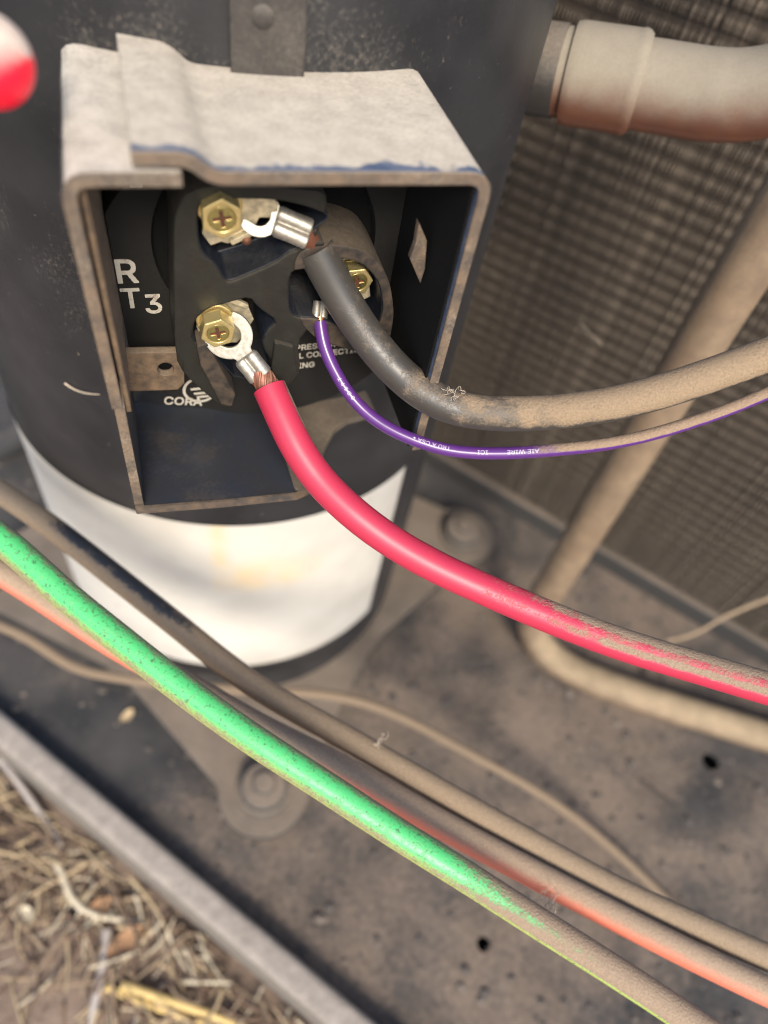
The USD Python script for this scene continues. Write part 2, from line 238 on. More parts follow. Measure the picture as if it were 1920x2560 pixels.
wire('wire_red', (.35, .012, .052), DUST, [(0, .2), (.30, .75), (.36, .6), (.41, .1), (.8, .0), (.9, .2)],
     [(0, .2), (.30, 1.0), (.49, .95), (.53, .5), (.585, .45), (.61, .85), (.65, .72), (.685, .1), (.85, 0), (.92, .2)], 58, 104, base2=(.44, .015, .048), rough=.42, k=1.1, coarse=260, soft=.24, dull=.06, kf=.6)
wire('wire_black', (.024, .0235, .023), (0.252, 0.18, 0.112), [(0, 0), (.3, .32), (.6, .32), (.8, .2), (1, 0)], [(0, .2), (.3, .9), (.74, 1.0), (.79, .55), (.84, .1), (1, 0)], 30, 104, base2=(.04, .039, .037), rough=.38, k=1.0, coarse=170, dull=.05, soft=.2)
wire('wire_purple', (.06, .016, .115), (0.259, 0.18, 0.119), [(0, 0), (.4, .1), (.7, .1), (1, 0)], [(0, .2), (.3, 1.0), (.66, .95), (.70, .45), (.75, .15), (1, 0)], 46, 84, base2=(.09, .028, .16), rough=.28, k=.35, coarse=500)
wire('wire_green', None, DUST, [(0, .5), (.30, .7), (.42, .45), (.46, .26), (.62, .29), (.665, .52), (.72, .58), (.755, .4), (.85, .3)], [(0, .5), (.30, 1.3), (.49, 1.4), (.53, .8), (.58, .8), (.63, 1.4), (.67, 1.2), (.715, .4), (.75, .05), (.95, .2)], 148, 196,
     stripe=[(0, (.28, .32, .08)), (.15, (.07, .44, .12)), (.3, (.055, .44, .135)), (.62, (.055, .44, .135)), (.69, (.22, .46, .09)), (.75, (.34, .38, .09)), (1, (.28, .32, .08))], rough=.4, k=.5, coarse=420, kf=.7, soft=.22, dull=.06, fleck=(.03, .10, .04))
wire('wire_rust', (.6, .12, .07), (0.33, 0.24, 0.165), [(0, .3), (.3, 1.0), (.54, 1.0), (.64, .6), (.70, .25), (.76, .05), (.9, .1)], [(0, .3), (.3, 1.1), (.50, 1.0), (.60, .62), (.68, .22), (.9, .1)], 60, 160, base2=(.66, .13, .075), rough=.5, k=.4, soft=.34, dull=.25)
wire('wire_grey', (.022, .024, .03), (0.274, 0.202, 0.133), [(0, .3), (.3, .95), (.36, .3), (.42, .1), (.52, .2), (.58, .7), (.64, 1.1), (.8, 1.1), (1, .3)], [(0, .3), (.3, 1.2), (.8, 1.2), (1, .4)], 82, 104, rough=.5, k=1.2, coarse=300, soft=.24, kf=.9, pre=(34, 46))
wire('wire_thin', (.15, .10, .065), (0.19, 0.138, 0.092), [(0, .5), (.5, .9), (1, .4)], [(0, .5), (.5, 1.), (1, .4)], 0, 100, rough=.6)
wire('wire_end', (.72, .008, .03), (.62, .5, .42), [(0, 0), (.2, .2), (.36, .8), (.5, 1.0), (.6, .8), (.70, .42), (.8, 0), (1, 0)], [(0, 0), (.2, .2), (.36, .8), (.5, 1.0), (.6, .8), (.70, .42), (.8, 0), (1, 0)], 0, 50, rough=.4, k=.15, coarse=200, soft=.35)

# ================================================================ the setting
ZP = -345.0
def mk_ground():
    xs = np.r_[np.linspace(-9000, -500, 10), np.linspace(-320, 320, 90), np.linspace(500, 9000, 10)]
    a, b = np.meshgrid(xs, xs, indexing='ij'); P = a[..., None] * E1 + (b - 190)[..., None] * E2
    z = -ZG + 4 * meshkit.fbm(P.reshape(-1, 3) * .02).reshape(a.shape) + 2.5 * meshkit.fbm(P.reshape(-1, 3) * .09).reshape(a.shape)
    P[..., 2] = np.where((np.abs(a) < 330) & (np.abs(b) < 330), z, -ZG); n = len(xs)
    i, j = np.meshgrid(np.arange(n - 1), np.arange(n - 1), indexing='ij'); q = (i * n + j).ravel()
    return P.reshape(-1, 3), np.vstack([np.c_[q, q + n, q + n + 1], np.c_[q, q + n + 1, q + 1]])
obj('ground', mk_ground(), 'soil', smooth=True, kind='structure')

# base pan with a folded rim and drain holes
rim_in, rim_out = on_z((0, 1536), -335), on_z((0, 1603), -335)
r0, r1 = rim_out @ E2, rim_in @ E2                          # across-pan positions of the lip
r0 = float(np.mean([r0, on_z((700, 2212), -335) @ E2])); r1 = float(np.mean([r1, on_z((800, 2212), -335) @ E2]))
COIL0 = np.array([160.4, 84.9, 0]); cN = float(COIL0 @ E2)
pan = thing('base_pan', 'dusty dark sheet metal base pan with drain holes under the compressor', 'base pan', (*(E2 * 0)[:2], ZP))
pan_poly = sbox(-420, r1 - 1, 480, cN + 60)
for p, r in (((1490, 1520), 4.2), ((1535, 1645), 4.6), ((1045, 2040), 3.0), ((1390, 1448), 2.4), ((1290, 1880), 2.2)):
    P = on_z(p, ZP); pan_poly = pan_poly.difference(Point(P @ E1, P @ E2).buffer(r))
PB = (np.array([0, 0, ZP]), E1, E2, UP)
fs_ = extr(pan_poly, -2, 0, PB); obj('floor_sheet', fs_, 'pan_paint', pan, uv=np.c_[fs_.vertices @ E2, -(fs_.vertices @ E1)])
obj('underside', extr(sbox(-420, r1, 480, cN + 60), -16, -14, PB), 'coil_back', pan)
rimp = sheet(arc_path([(r1, -1.5), (r1, 10), (r0, 10.6), (r0, -34)], 2.5), 2.0)
obj('rim', extr(rimp, -420, 480, (np.array([0, 0, ZP]), E2, UP, E1)), 'rim_paint', pan, label='pale dusty folded rim along the front edge')
# slots in the pan by the drain holes
for p, q, w in (((1385, 1685), (1450, 1735), 1.3),):
    a, b = on_z(p, ZP + .3), on_z(q, ZP + .3)
    L = LineString([(a @ E1, a @ E2), (b @ E1, b @ E2)]).buffer(w)
    obj('slot', extr(L, .05, .35, PB), 'coil_back', pan)

# condenser coil: back slab, tube rows, fins
coil = thing('condenser_coil', 'dark dusty finned condenser coil standing behind the pipes', 'condenser coil', (*COIL0[:2], ZP))
CB = (COIL0, E1, UP, -E2)
obj('back_slab', extr(sbox(-260, ZP, 330, 70), -14, -5, CB), 'coil_back', coil)
k = 0
for z in np.arange(ZP + 14, 68, 7.0):
    c = np.array([COIL0 + E1 * s + UP * (z - 134.8 % 7 * 0) + E2 * 1.0 for s in np.linspace(-260, 330, 2)])
    v, f, uv = tube(c, 1.9, 10, caps=False); obj('coil_tube', (v, f), 'coil_tube', coil, smooth=True)
fins = []
zz = np.arange(ZP + 10, 66, 1.75); nz = len(zz)
for x in np.arange(-230, 300, 1.5):
    x += rng.uniform(-.2, .2); off = np.interp(zz, zz[::20], np.cumsum(nrg.normal(0, .10, len(zz[::20])))); off -= off.mean()
    fr = rng.uniform(-.13, .13) + .55 * np.cos(2 * np.pi * (zz + 134.8) / 7.0); hem = rng.uniform(.7, 1.05); tw = rng.uniform(-.2, .2)
    V = np.concatenate([COIL0 + E1 * (x + off + o_)[:, None] + E2 * d[:, None] + UP * zz[:, None] for d, o_ in ((np.full(nz, 3.0), 0), (fr - 2.3, tw), (fr - 2.3 + rng.uniform(-.1, .1), tw + hem))])
    a = np.arange(nz - 1); F_ = np.vstack([np.c_[c_ + a, c_ + a + nz, c_ + a + nz + 1] for c_ in (0, nz)] + [np.c_[c_ + a, c_ + a + nz + 1, c_ + a + 1] for c_ in (0, nz)])
    fins.append(trimesh.Trimesh(V, F_, process=False))
obj('fins', cat(*fins), 'fin_metal', coil, kind='stuff')
g = [COIL0 + E1 * s - E2 * 4 + UP * z for s, z in ((-240, ZP + 7), (320, ZP + 7))]
obj('bottom_channel', cat(extr(sbox(-260, ZP + .5, 330, ZP + 13), -1, 6, CB)), 'base_steel', coil)

# ================================================================ compressor
comp = thing('compressor', 'black cylindrical compressor shell with a white wrap label and bolted feet', 'compressor', (0, 0, ZP))
AX = (np.zeros(3), np.array([1., 0, 0]), np.array([0, 1., 0]), UP)
prof = [(0, -334), (66, -334), (76, -332.5), (81, -329), (82.5, -324), (82.5, -20)] + [(82.5 * math.cos(t) , -20 + 52 * math.sin(t)) for t in np.linspace(.08, math.pi / 2, 16)]
prof[-1] = (0, prof[-1][1])
obj('shell', lathe(prof, AX, 180), 'black_shell', comp, smooth=35)
def shell_patch(a0, a1, z0, z1, R, n=120, m=24):
    a, z = np.meshgrid(np.radians(np.linspace(a0, a1, n)), np.linspace(z0, z1, m), indexing='ij')
    V = np.stack([R * np.sin(a), -R * np.cos(a), z], -1).reshape(-1, 3); q = (np.arange(n - 1)[:, None] * m + np.arange(m - 1)).ravel()
    return V, np.vstack([np.c_[q, q + m, q + m + 1], np.c_[q, q + m + 1, q + 1]]), np.stack([np.degrees(a), z], -1).reshape(-1, 2)
v, f, uv = shell_patch(-160, 64, -297, -191, 82.9)
obj('wrap_label', (v, f), 'label_paper', comp, smooth=True, uv=uv, label='white wrap label with yellow glue stains')
# base plate with four lobes
pl = Point(0, 0).buffer(90, 48)
FEET = [22, 112, 202, 292]
for a in FEET:
    a = math.radians(a); d = np.array([math.sin(a), -math.cos(a)]); s = np.array([-d[1], d[0]])
    arm = Polygon([tuple(d * 40 + s * 78), tuple(d * 40 - s * 78), tuple(d * 127 - s * 17), tuple(d * 127 + s * 17)])
    pl = unary_union([pl, arm, Point(*(d * 127)).buffer(20, 24)])
pl = pl.buffer(6, 12).buffer(-12, 12).buffer(6, 12)
for a in FEET:
    a = math.radians(a); pl = pl.difference(Point(127 * math.sin(a), -127 * math.cos(a)).buffer(6, 16))
bp = obj('base_plate', extr(pl, -336.5, -332.6, AX), 'base_steel', comp)
for i, a in enumerate(FEET):
    a = math.radians(a); c = np.array([127 * math.sin(a), -127 * math.cos(a), 0.])
    B = (c, AX[1], AX[2], UP)
    obj('grommet', lathe([(0, ZP + .2), (15, ZP + .2), (16, ZP + 4), (13.5, -337), (13, -336.6), (0, -336.6)], B), 'rubber', comp, smooth=30)
    obj('foot_bolt', lathe([(0, -332.5), (12, -332.5), (12, -330), (10.5, -329.3), (10.2, -325), (9, -323.7), (5, -323.4), (4.6, -321.5), (0, -321)], B), 'base_steel', comp, smooth=30)

# ================================================================ terminal box
TB, TH = (np.zeros(3), T_, UP, N_), 1.9
box = thing('terminal_box', 'open sheet metal terminal box thick with pale dust on top of its cover', 'terminal box', W(-5, 82, -134))
WF = 116.0
cover = sheet(arc_path([(-28.3, -53.1), (-20.6, -53.1), (-17.4, -55.9), (26.3, -55.9), (26.3, -121.5)], 3.4), TH)
lw = sheet(arc_path([(-21.8, -56.0), (-37.4, -56.0), (-36.9, -100)], 3.4), TH)
# walls end on a slant so the sheet hugs the shell behind
def cut(m, f):
    v = m.vertices.copy(); L = np.c_[v @ T_, v @ N_, v[:, 2]]; L = f(L); return trimesh.Trimesh(L[:, :1] * T_ + L[:, 1:2] * N_ + L[:, 2:] * UP, m.faces, process=False)
def round_top(L):
    return L
cm_ = extr(cover, 60, WF)
cv = obj('cover', cm_, 'cover_steel', box, uv=np.c_[cm_.vertices @ T_, cm_.vertices @ N_], label='folded cover with pale dust on top and a rusty right edge')
ls = obj('left_side', extr(lw, 62, WF + .3), 'box_steel', box)
obj('worn_edge', extr(cover.buffer(.06), WF, WF + .5), 'edge_worn', cv, label='worn rusty front edge of the cover')
obj('worn_edge', extr(lw.buffer(.06), WF + .3, WF + .7), 'edge_worn', ls, label='worn front edge of the left side')
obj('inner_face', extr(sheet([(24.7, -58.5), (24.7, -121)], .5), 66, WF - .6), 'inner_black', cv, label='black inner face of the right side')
# inner face lining of rust on the side wall
obj('left_flange', extr(sheet([(-35.6, -58.5), (-35.1, -103)], .9), 74, WF - 1.2), 'rusty_steel', box, label='rusty inner face of the left side')
# strap up the shell
zs = [-56.5, -58.0]
st_az = (19.0, 27.6)
a, z = np.meshgrid(np.radians(np.linspace(*st_az, 10)), np.linspace(-57, 4, 12), indexing='ij')
def strap_mesh():
    out = []
    for R in (82.8, 84.4):
        out.append(np.stack([R * np.sin(a), -R * np.cos(a), z], -1))
    n, m = a.shape; V = np.concatenate([o.reshape(-1, 3) for o in out]); F_ = []
    q = (np.arange(n - 1)[:, None] * m + np.arange(m - 1)).ravel(); h = n * m
    F_ += [np.c_[q, q + m + 1, q + m], np.c_[q, q + 1, q + m + 1], np.c_[q, q + m, q + m + 1] + h, np.c_[q, q + m + 1, q + 1] + h]
    e = np.r_[np.arange(m)]; 
    for col in (0, (n - 1) * m):
        p = col + np.arange(m - 1); F_ += [np.c_[p, p + 1, p + 1 + h], np.c_[p, p + 1 + h, p + h]]
    for row in (0, m - 1):
        p = row + np.arange(n - 1) * m; F_ += [np.c_[p, p + m, p + m + h], np.c_[p, p + m + h, p + h]]
    return V, np.vstack(F_)
dusty('strap_steel', (.025, .022, .02), (.16, .132, .105), -.15, .9, rough=.5, coarse=70, fine=1500, a=1.1, b=.4, bevel=.0005, kz=1.0)
strap = obj('strap', strap_mesh(), 'strap_steel', box, label='upright strap holding the cover against the shell')
P = on_shell((568, 38), 84.4); d = np.array([P[0], P[1], 0]) / np.hypot(P[0], P[1])
obj('rivet', lathe([(0, .3), (1.0, .25), (1.5, .12), (1.9, 0)], basis(P, d), 24), 'strap_steel', strap, smooth=True)
# floor panel with its lip and round notch
FN = np.cross(T_, W(0, 36, 7.0)); FN /= np.linalg.norm(FN); FN *= np.sign(FN[2]); FP = W(0, 116, -131.5)
FB = (FP, T_, np.cross(FN, T_), FN)
def on_floor(p): P = plane(p, FP, FN) - FP; return (P @ FB[1], P @ FB[2])
fpts = [on_floor(p) for p in ((292, 1097), (480, 1082), (640, 1066), (672, 1050), (690, 1005), (702, 965), (723, 926), (752, 906), (790, 897), (835, 900), (872, 915), (900, 935))]
sgn = np.sign(fpts[0][1] - on_floor((450, 900))[1])
back = [(26, fpts[0][1] - sgn * 42), (-37, fpts[0][1] - sgn * 42)]
fl_poly = Polygon(fpts + [(26, on_floor((900, 935))[1])] + back).buffer(0)
def smooth_poly(pg): return pg.buffer(-1.5).buffer(3.0, 12).buffer(-1.5, 12).intersection(pg.buffer(.3))
half = sbox(-2, -500, 60, 500)
led = fl_poly.intersection(half); fl_poly = fl_poly.difference(half)
fpan = obj('floor_panel', extr(fl_poly, -1.6, 0, FB), 'floor_steel', box, label='blue black glossy floor panel with a round notch')
obj('floor_ledge', extr(smooth_poly(led), -1.6, .02, FB), 'ledge_dust', fpan, label='tan dusty right end of the floor panel above the round notch')
lip = Polygon([(80, -98), (112, -98), (115.4, -101), (116.6, -129), (114.5, -132.6), (80, -139)])
LB = (W(-37.3, 0, 0), N_, UP, -T_)
obj('floor_lip', extr(lip, -1.5, .2, LB), 'box_steel', fpan, label='worn upturned lip with bare metal edge')
edge = LineString([(112, -98), (115.4, -101), (116.6, -129), (114.5, -132.6)]).buffer(.35)
obj('lip_edge', extr(edge, -1.6, .3, LB), 'edge_worn', fpan, label='bare metal edge of the lip')
fe = LineString([on_floor(p) for p in ((296, 1096), (480, 1082), (640, 1066), (672, 1052))]).buffer(.35)
obj('front_edge', extr(fe, -1.7, .12, FB), 'edge_dark', fpan)
# mounting tab with a hole
tp = Polygon([uz(p, 99) for p in ((262, 764), (385, 762), (398, 778), (398, 828), (384, 842), (272, 846))]).buffer(-.6).buffer(.6)
hc = uz((358, 798), 99); tp = tp.difference(affinity.scale(Point(*hc).buffer(1.7, 20), 1, 1.1))
obj('mounting_tab', extr(tp, 97, 99, TB), 'rusty_steel', box, label='dusty tab with one screw hole')
# bent metal clip on the right
cp = Polygon([uz(p, 105) for p in ((905, 480), (922, 520), (918, 580), (908, 612), (886, 560), (898, 525))])
obj('spring_clip', extr(cp, 103.5, 105, TB), 'edge_worn', box, label='small bent clip by the right wall')

# ================================================================ terminal block
blk = thing('terminal_block', 'black moulded plastic terminal block with three brass screws inside the box', 'terminal block', W(-4, 84, -134))
BF, BK = 99.0, 85.5
def poly(pts, w=BF): return Polygon([uz(p, w) for p in pts])
def smooth(pg, n=2):
    c = np.array(pg.exterior.coords)[:-1]
    for _ in range(n): q = np.roll(c, -1, 0); c = np.stack([.8 * c + .2 * q, .2 * c + .8 * q], 1).reshape(-1, 2)
    return Polygon(c).buffer(0)
dc = uz((560, 893), 87.0)
DC, DR = (-3.0, dc[1] + 37.0), 37.0
disc = Point(*DC).buffer(DR, 64).intersection(sbox(-34.6, -200, 24.2, -58.5)).difference(Point(-4, -86).buffer(23, 48).intersection(sbox(-40, -101, 40, -50)))
gask = obj('round_base', extr(disc, 78, 87), 'gasket', blk)
obj('socket_floor', extr(Point(-4, -86).buffer(24, 48), 78, 83.5), 'inner_black', blk)
main = poly([(375, 520), (377, 470), (392, 432), (428, 408), (480, 400), (600, 404), (704, 416), (706, 446), (690, 500), (652, 540), (690, 520), (760, 540), (806, 566), (838, 620), (846, 680), (830, 752), (800, 742), (690, 735), (672, 700), (642, 740), (650, 800), (626, 832), (600, 836), (585, 800), (560, 742), (532, 700), (505, 735), (440, 735), (470, 790), (508, 862), (500, 882), (478, 878), (440, 846), (398, 808), (378, 770)])
rec1 = poly([(424, 470), (430, 440), (470, 428), (600, 430), (668, 446), (720, 470), (660, 512), (645, 541), (622, 549), (602, 566), (562, 585), (497, 612), (484, 606), (466, 574), (442, 556), (428, 530)])
rec2 = poly([(486, 655), (540, 640), (560, 665), (602, 695), (575, 720), (566, 745), (600, 800), (520, 830), (450, 760), (412, 735), (420, 690), (450, 665)])
rec3 = poly([(622, 585), (668, 580), (740, 556), (790, 572), (822, 612), (830, 668), (812, 725), (770, 722), (690, 690), (624, 688)])
rec1, rec2, rec3 = smooth(rec1), smooth(rec2, 1), smooth(rec3)
lobe = smooth(poly([(640, 545), (690, 530), (750, 532), (808, 552), (842, 606), (852, 675), (842, 738), (806, 770), (742, 752), (690, 738), (650, 700), (630, 620)])).difference(rec3)
body = smooth(main.buffer(0), 1).difference(rec1).difference(rec3).difference(smooth(poly([(640, 545), (690, 530), (750, 532), (808, 552), (842, 606), (852, 675), (842, 738), (806, 770), (742, 752), (690, 738), (650, 700), (630, 620)])))
body = body.difference(rec2)
body = body.buffer(-.35).buffer(.7).buffer(-.35)
obj('housing', extr(body, BK, BF), 'block_plastic', blk)
obj('right_lobe', extr(lobe, 80, BF - .1), 'block_worn', blk, label='dusty brown drum around the right screw')
# stepped ledge at the bottom of the upper socket
lg = poly([(470, 560), (520, 545), (640, 500), (655, 530), (600, 566), (497, 606), (484, 600)], 93)
obj('ledge', extr(lg.buffer(0), 86, 90.5), 'block_shaded', blk)
for q in (rec1, rec2, rec3): obj('socket_shade_liner', extr(q.buffer(.04).difference(q.buffer(-.22)), 83.6, 98.5), 'block_shaded', blk)  # added liners, their dark colour stands in for shade in the recesses
obj('barrier', extr(poly([(428, 752), (446, 744), (506, 852), (500, 876), (480, 872), (436, 790)], 100.5).buffer(-.2).buffer(.4), 95, 100.5), 'block_worn', blk, label='worn finger barrier below the left screw')
obj('barrier', extr(poly([(596, 742), (632, 752), (640, 800), (622, 828), (602, 830), (588, 795)], 100.2).buffer(-.2).buffer(.4), 94, 100.2), 'block_plastic', blk)

def screw(p, w, rad, mat='zinc', spin=0.2):
    c = on_w(p, w); B = (c, T_, UP, N_)
    hexa = Polygon([(rad * 1.0 * math.cos(t + spin), rad * 1.0 * math.sin(t + spin)) for t in np.arange(6) * math.pi / 3])
    rim = hexa.buffer(.25, 6).difference(Point(0, 0).buffer(rad * .70, 40))
    head = cat(extr(rim, -3.4, 0, B), extr(Point(0, 0).buffer(rad * .72, 40), -3.4, -.5, B))
    sc = obj('terminal_screw', head, mat, blk, label=None)
    cross = unary_union([sbox(-rad * .46, -rad * .1, rad * .46, rad * .1), sbox(-rad * .1, -rad * .46, rad * .1, rad * .46), Polygon([(rad * .26, 0), (0, rad * .26), (-rad * .26, 0), (0, -rad * .26)])])
    cross = affinity.rotate(cross, 8, origin=(0, 0))
    face = Point(0, 0).buffer(rad * .66, 40).difference(cross)
    obj('screw_face', extr(face, -.5, -.12, B), 'zinc_face', sc)
    obj('cross_slot', extr(cross, -.9, -.46, B), 'rust_bit', sc)
    obj('washer', lathe([(0, -5.0), (rad * 1.2, -5.0), (rad * 1.2, -4.4), (rad * 1.14, -4.1), (0, -4.1)], B, 40), mat, sc, smooth=30)
    obj('thread', lathe([(0, -13), (1.7, -13), (1.7, -5), (0, -5)], B, 16), mat, sc, smooth=30)
    return c, sc
c1, s1 = screw((480, 474), 101.5, 3.5, spin=.5)
c2, s2 = screw((471, 721), 103.0, 3.2, spin=.3)
c3, s3 = screw((772, 610), 97.0, 3.1, spin=.1)
# clamp plates behind the screws
def plate(pts, w, t=.9): return extr(poly(pts, w).buffer(0), w - t, w)
obj('clamp_plate', cat(plate([(437, 505), (455, 530), (478, 522), (492, 526), (520, 515), (545, 500), (560, 470), (598, 470), (600, 440), (590, 428), (520, 425), (450, 440)], 96.5), plate([(496, 522), (545, 498), (549, 508), (502, 530)], 97.5)), 'clamp_brass', blk)
obj('clamp_plate', cat(plate([(424, 705), (444, 690), (478, 660), (488, 652), (494, 640), (536, 662), (548, 690), (528, 722), (512, 740), (440, 740)], 96.0), plate([(486, 650), (494, 638), (537, 660), (533, 668)], 97.4)), 'clamp_brass', blk)
obj('clamp_plate', plate([(752, 600), (768, 590), (796, 592), (800, 640), (780, 650), (750, 640)], 92.5), 'clamp_brass', blk)
obj('solder_bead', trimesh.creation.icosphere(2, 1.0).apply_translation(on_w((532, 518), 97)), 'rust_bit', blk, smooth=True)
# printing on the round base, the shell and the wire
def text_at(s, h, o, ax, ay, az, bold=True, depth=.12, center=False):
    m = meshkit.text_mesh(s, 1.0, .1, bold); v = m.vertices.copy(); v[:, :2] *= h; v[:, 2] = np.where(v[:, 2] > .05, depth, 0)
    if center: v[:, 0] -= v[:, 0].max() / 2
    return trimesh.Trimesh(o + v[:, :1] * ax + v[:, 1:2] * ay + v[:, 2:] * az, m.faces, process=False)
th = math.radians(3); tx, ty = T_ * math.cos(th) + UP * math.sin(th), UP * math.cos(th) - T_ * math.sin(th)
for s, p, h in (('COMPRESSOR', (590, 762), 2.0), ('ELECTRICAL CONNECTION', (535, 786), 2.0), ('FOR PHASING', (548, 806), 2.0)):
    o = on_w(p, 87.05); obj('printed_line', text_at(s, h * .8, o, tx, ty, N_), 'paint_white', blk)
th = math.radians(-10); tx, ty = T_ * math.cos(th) + UP * math.sin(th), UP * math.cos(th) - T_ * math.sin(th)
obj('printed_line', text_at('CORA', 2.4, on_w((352, 872), 87.05), tx, ty, N_), 'paint_white', blk)
lc = uz((432, 842), 87.05); B = (W(lc[0], 87.05, lc[1]), T_, UP, N_)
logo = [Point(0, 0).buffer(4.1, 40).difference(Point(0, 0).buffer(3.45, 40)), Polygon([(-2.3, .7), (.2, .9), (.3, 1.7), (.9, .6), (.9, .2), (-2.1, .1)])]
for k_, (x, y) in enumerate(((-1.6, -.8), (-1.0, -2.0))): logo.append(Polygon([(x, y), (x + 2.9, y + .1), (x + 3.1, y - .55), (x + .2, y - .6)]))
obj('printed_emblem', cat(*[extr(g_, 0, .12, B) for g_ in logo]), 'paint_white', blk)
def shell_text(s, p, h, name='painted_letter', rot=0.):
    P = on_shell(p, 83.0); d = np.array([P[0], P[1], 0]) / np.hypot(P[0], P[1]); tx = np.array([-d[1], d[0], 0]); r = math.radians(rot)
    obj(name, text_at(s, h, P, tx * math.cos(r) + UP * math.sin(r), UP * math.cos(r) - tx * math.sin(r), d, bold=True), 'paint_white', comp)
for s, p, h in (('R', (248, 611), 5.3), ('T', (262, 665), 4.7), ('3', (312, 676), 4.6), ('I', (278, 404), 4.0)):
    o = on_w(p, 87.05); obj('printed_letter', text_at(s, h, o, T_, UP, N_), 'paint_white', blk)

# ================================================================ wires
def path(pts): return [on_d((x, y), d) for x, y, d in pts]
def ring_terminal(parent, c, d, nrm, R=5.0, r=2.6, bl=5.5, br=2.35, mat='tin', barrel_at=7.2, fork=True):
    d = np.asarray(d, float) / np.linalg.norm(d); nrm = np.asarray(nrm, float) - d * (np.asarray(nrm) @ d); nrm /= np.linalg.norm(nrm); s = np.cross(nrm, d)
    B = (np.asarray(c, float), d, s, nrm)
    ring = unary_union([Point(0, 0).buffer(R, 40), sbox(0, -br * .85, barrel_at, br * .85)]).buffer(.8).buffer(-.8).difference(Point(0, 0).buffer(r, 32))
    if fork: ring = ring.difference(Polygon([(0, r * .95), (0, -r * .95), (-R - 2, -r * .75), (-R - 2, r * .75)])).difference(sbox(-R - 2, -R, -R * .62, R))
    ring = extr(ring, -.45, .45, B)
    k = obj('spade_terminal', ring, mat, parent, label='tinned spade terminal')
    q = [B[0] + d * x for x in (barrel_at - .6, barrel_at, barrel_at + bl * .5, barrel_at + bl, barrel_at + bl + .3)]
    sh_ = []
    for off in (-1, 1):
        v, f, uv = tube(np.array(q) + s * off * br * .52 + nrm * .6, [br * .5, br * .66, br * .64, br * .68, br * .6], 16, ref=nrm); sh_.append((v, f))
    obj('crimp_barrel', cat(*sh_), mat, k, smooth=40)
    return B[0] + d * (barrel_at + bl)
def insulated(name, label, cat_, pts, r, mat, step=1.0, wob=.05, group=None, seg=28, part='insulation', rs=None):
    C = spline(path(pts), step); t = thing(name, label, cat_, C[0], group)
    rr = np.full(len(C), r) * (1 + .012 * meshkit.fbm(C * .15)) ; 
    if wob: rr *= 1 + .015 * meshkit.fbm(C * .6 + 9)
    v, f, uv = tube(C, rr, seg); obj(part, (v, f), mat, t, smooth=True, uv=uv); return t, C

# red wire
rw, C = insulated('red_wire', 'thick pinkish red wire from the lower left terminal screw, dusty towards the right', 'wire',
    [(582, 838, 152), (603, 885, 152), (640, 962, 152.5), (690, 1035, 153.5), (760, 1105, 154), (832, 1160, 155), (930, 1218, 156), (1045, 1272, 157), (1180, 1330, 157), (1350, 1394, 156), (1500, 1440, 155), (1659, 1487, 153), (1760, 1515, 152)], 3.55, 'wire_red')
dR = C[0] - (c2 + N_ * -4.0); e = ring_terminal(rw, c2 - N_ * 3.9 + (C[0] - c2) * .24, dR, N_ + UP * .15, R=5.0, r=2.6, barrel_at=5.9, bl=4.4)
v, f, uv = tube(np.array([e - (C[0] - e) * .2, C[0] + (C[3] - C[0]) * .3]), 2.3, 20); obj('copper_strands', (v, f), 'strand', rw, smooth=True)
sf = []
T0 = (C[0] - e) / np.linalg.norm(C[0] - e); q = basis(e, T0)
for i in range(9):
    t0 = i / 9 * 6.283; ln = np.linalg.norm(C[0] - e) + .5
    c_ = np.array([e + (q[1] * math.cos(t0 + x * 1.5) + q[2] * math.sin(t0 + x * 1.5)) * 2.25 + T0 * ln * x for x in np.linspace(-.1, 1, 6)])
    v, f, uv = tube(c_, .34, 6, ref=q[3] * .3 + q[1]); sf.append((v, f))
obj('strand_lay', cat(*sf), 'bright_copper' if False else 'strand', rw, smooth=True)
# black wire with a sleeve
bw, C = insulated('black_wire', 'thick black sleeved wire from the upper left terminal screw, dusty brown at its right end', 'wire',
    [(681, 535, 139), (717, 605, 143), (762, 682, 147), (815, 755, 150), (880, 822, 152), (955, 870, 153), (1045, 891, 154), (1150, 893, 155), (1280, 880, 155), (1420, 848, 154), (1560, 802, 153), (1659, 766, 152), (1760, 726, 151)], 3.75, 'wire_black')
e0 = on_d((575, 462), 131); e1 = on_d((598, 478), 132.5)
dB = on_d((650, 498), 134) - e1
e = ring_terminal(bw, on_d((560, 462), 131), on_d((640, 495), 133.6) - on_d((560, 462), 131), N_ * .8 + UP * .45, R=4.0, r=2.1, barrel_at=3.6, bl=5.8, br=2.4)
v, f, uv = tube(spline([e - (e - on_d((620, 480), 132)) * .2, on_d((664, 512), 135.5), C[0], C[3]], .5), 1.75, 20); obj('conductor', (v, f), 'strand', bw, smooth=True)
# purple wire
pw, C = insulated('purple_wire', 'thin purple wire with white printing running under the black wire', 'wire',
    [(691, 694, 152), (699, 740, 153), (724, 802, 155), (765, 864, 157), (822, 914, 158), (882, 945, 158.5), (955, 969, 159), (1060, 979, 159), (1200, 972, 158), (1330, 956, 157), (1480, 917, 156), (1600, 874, 155), (1659, 849, 154), (1760, 806, 153)], 1.38, 'wire_purple', step=.7, seg=20)
T0 = (C[0] - C[4]) / np.linalg.norm(C[0] - C[4]); a_, b_ = C[0] + T0 * .2, C[0] + T0 * 3.8 + T_ * .9 - N_ * .5
v, f, uv = tube(np.array([C[0] - T0, C[0] + T0 * .9]), .95, 12); obj('copper_strands', (v, f), 'bright_copper', pw, smooth=True)
sh_ = []
for off in (-.75, .75):
    v, f, uv = tube(np.array([a_ + T0 * .4, (a_ + b_) / 2, b_]) + T_ * off, [.95, 1.05, .9], 14, ref=N_); sh_.append((v, f))
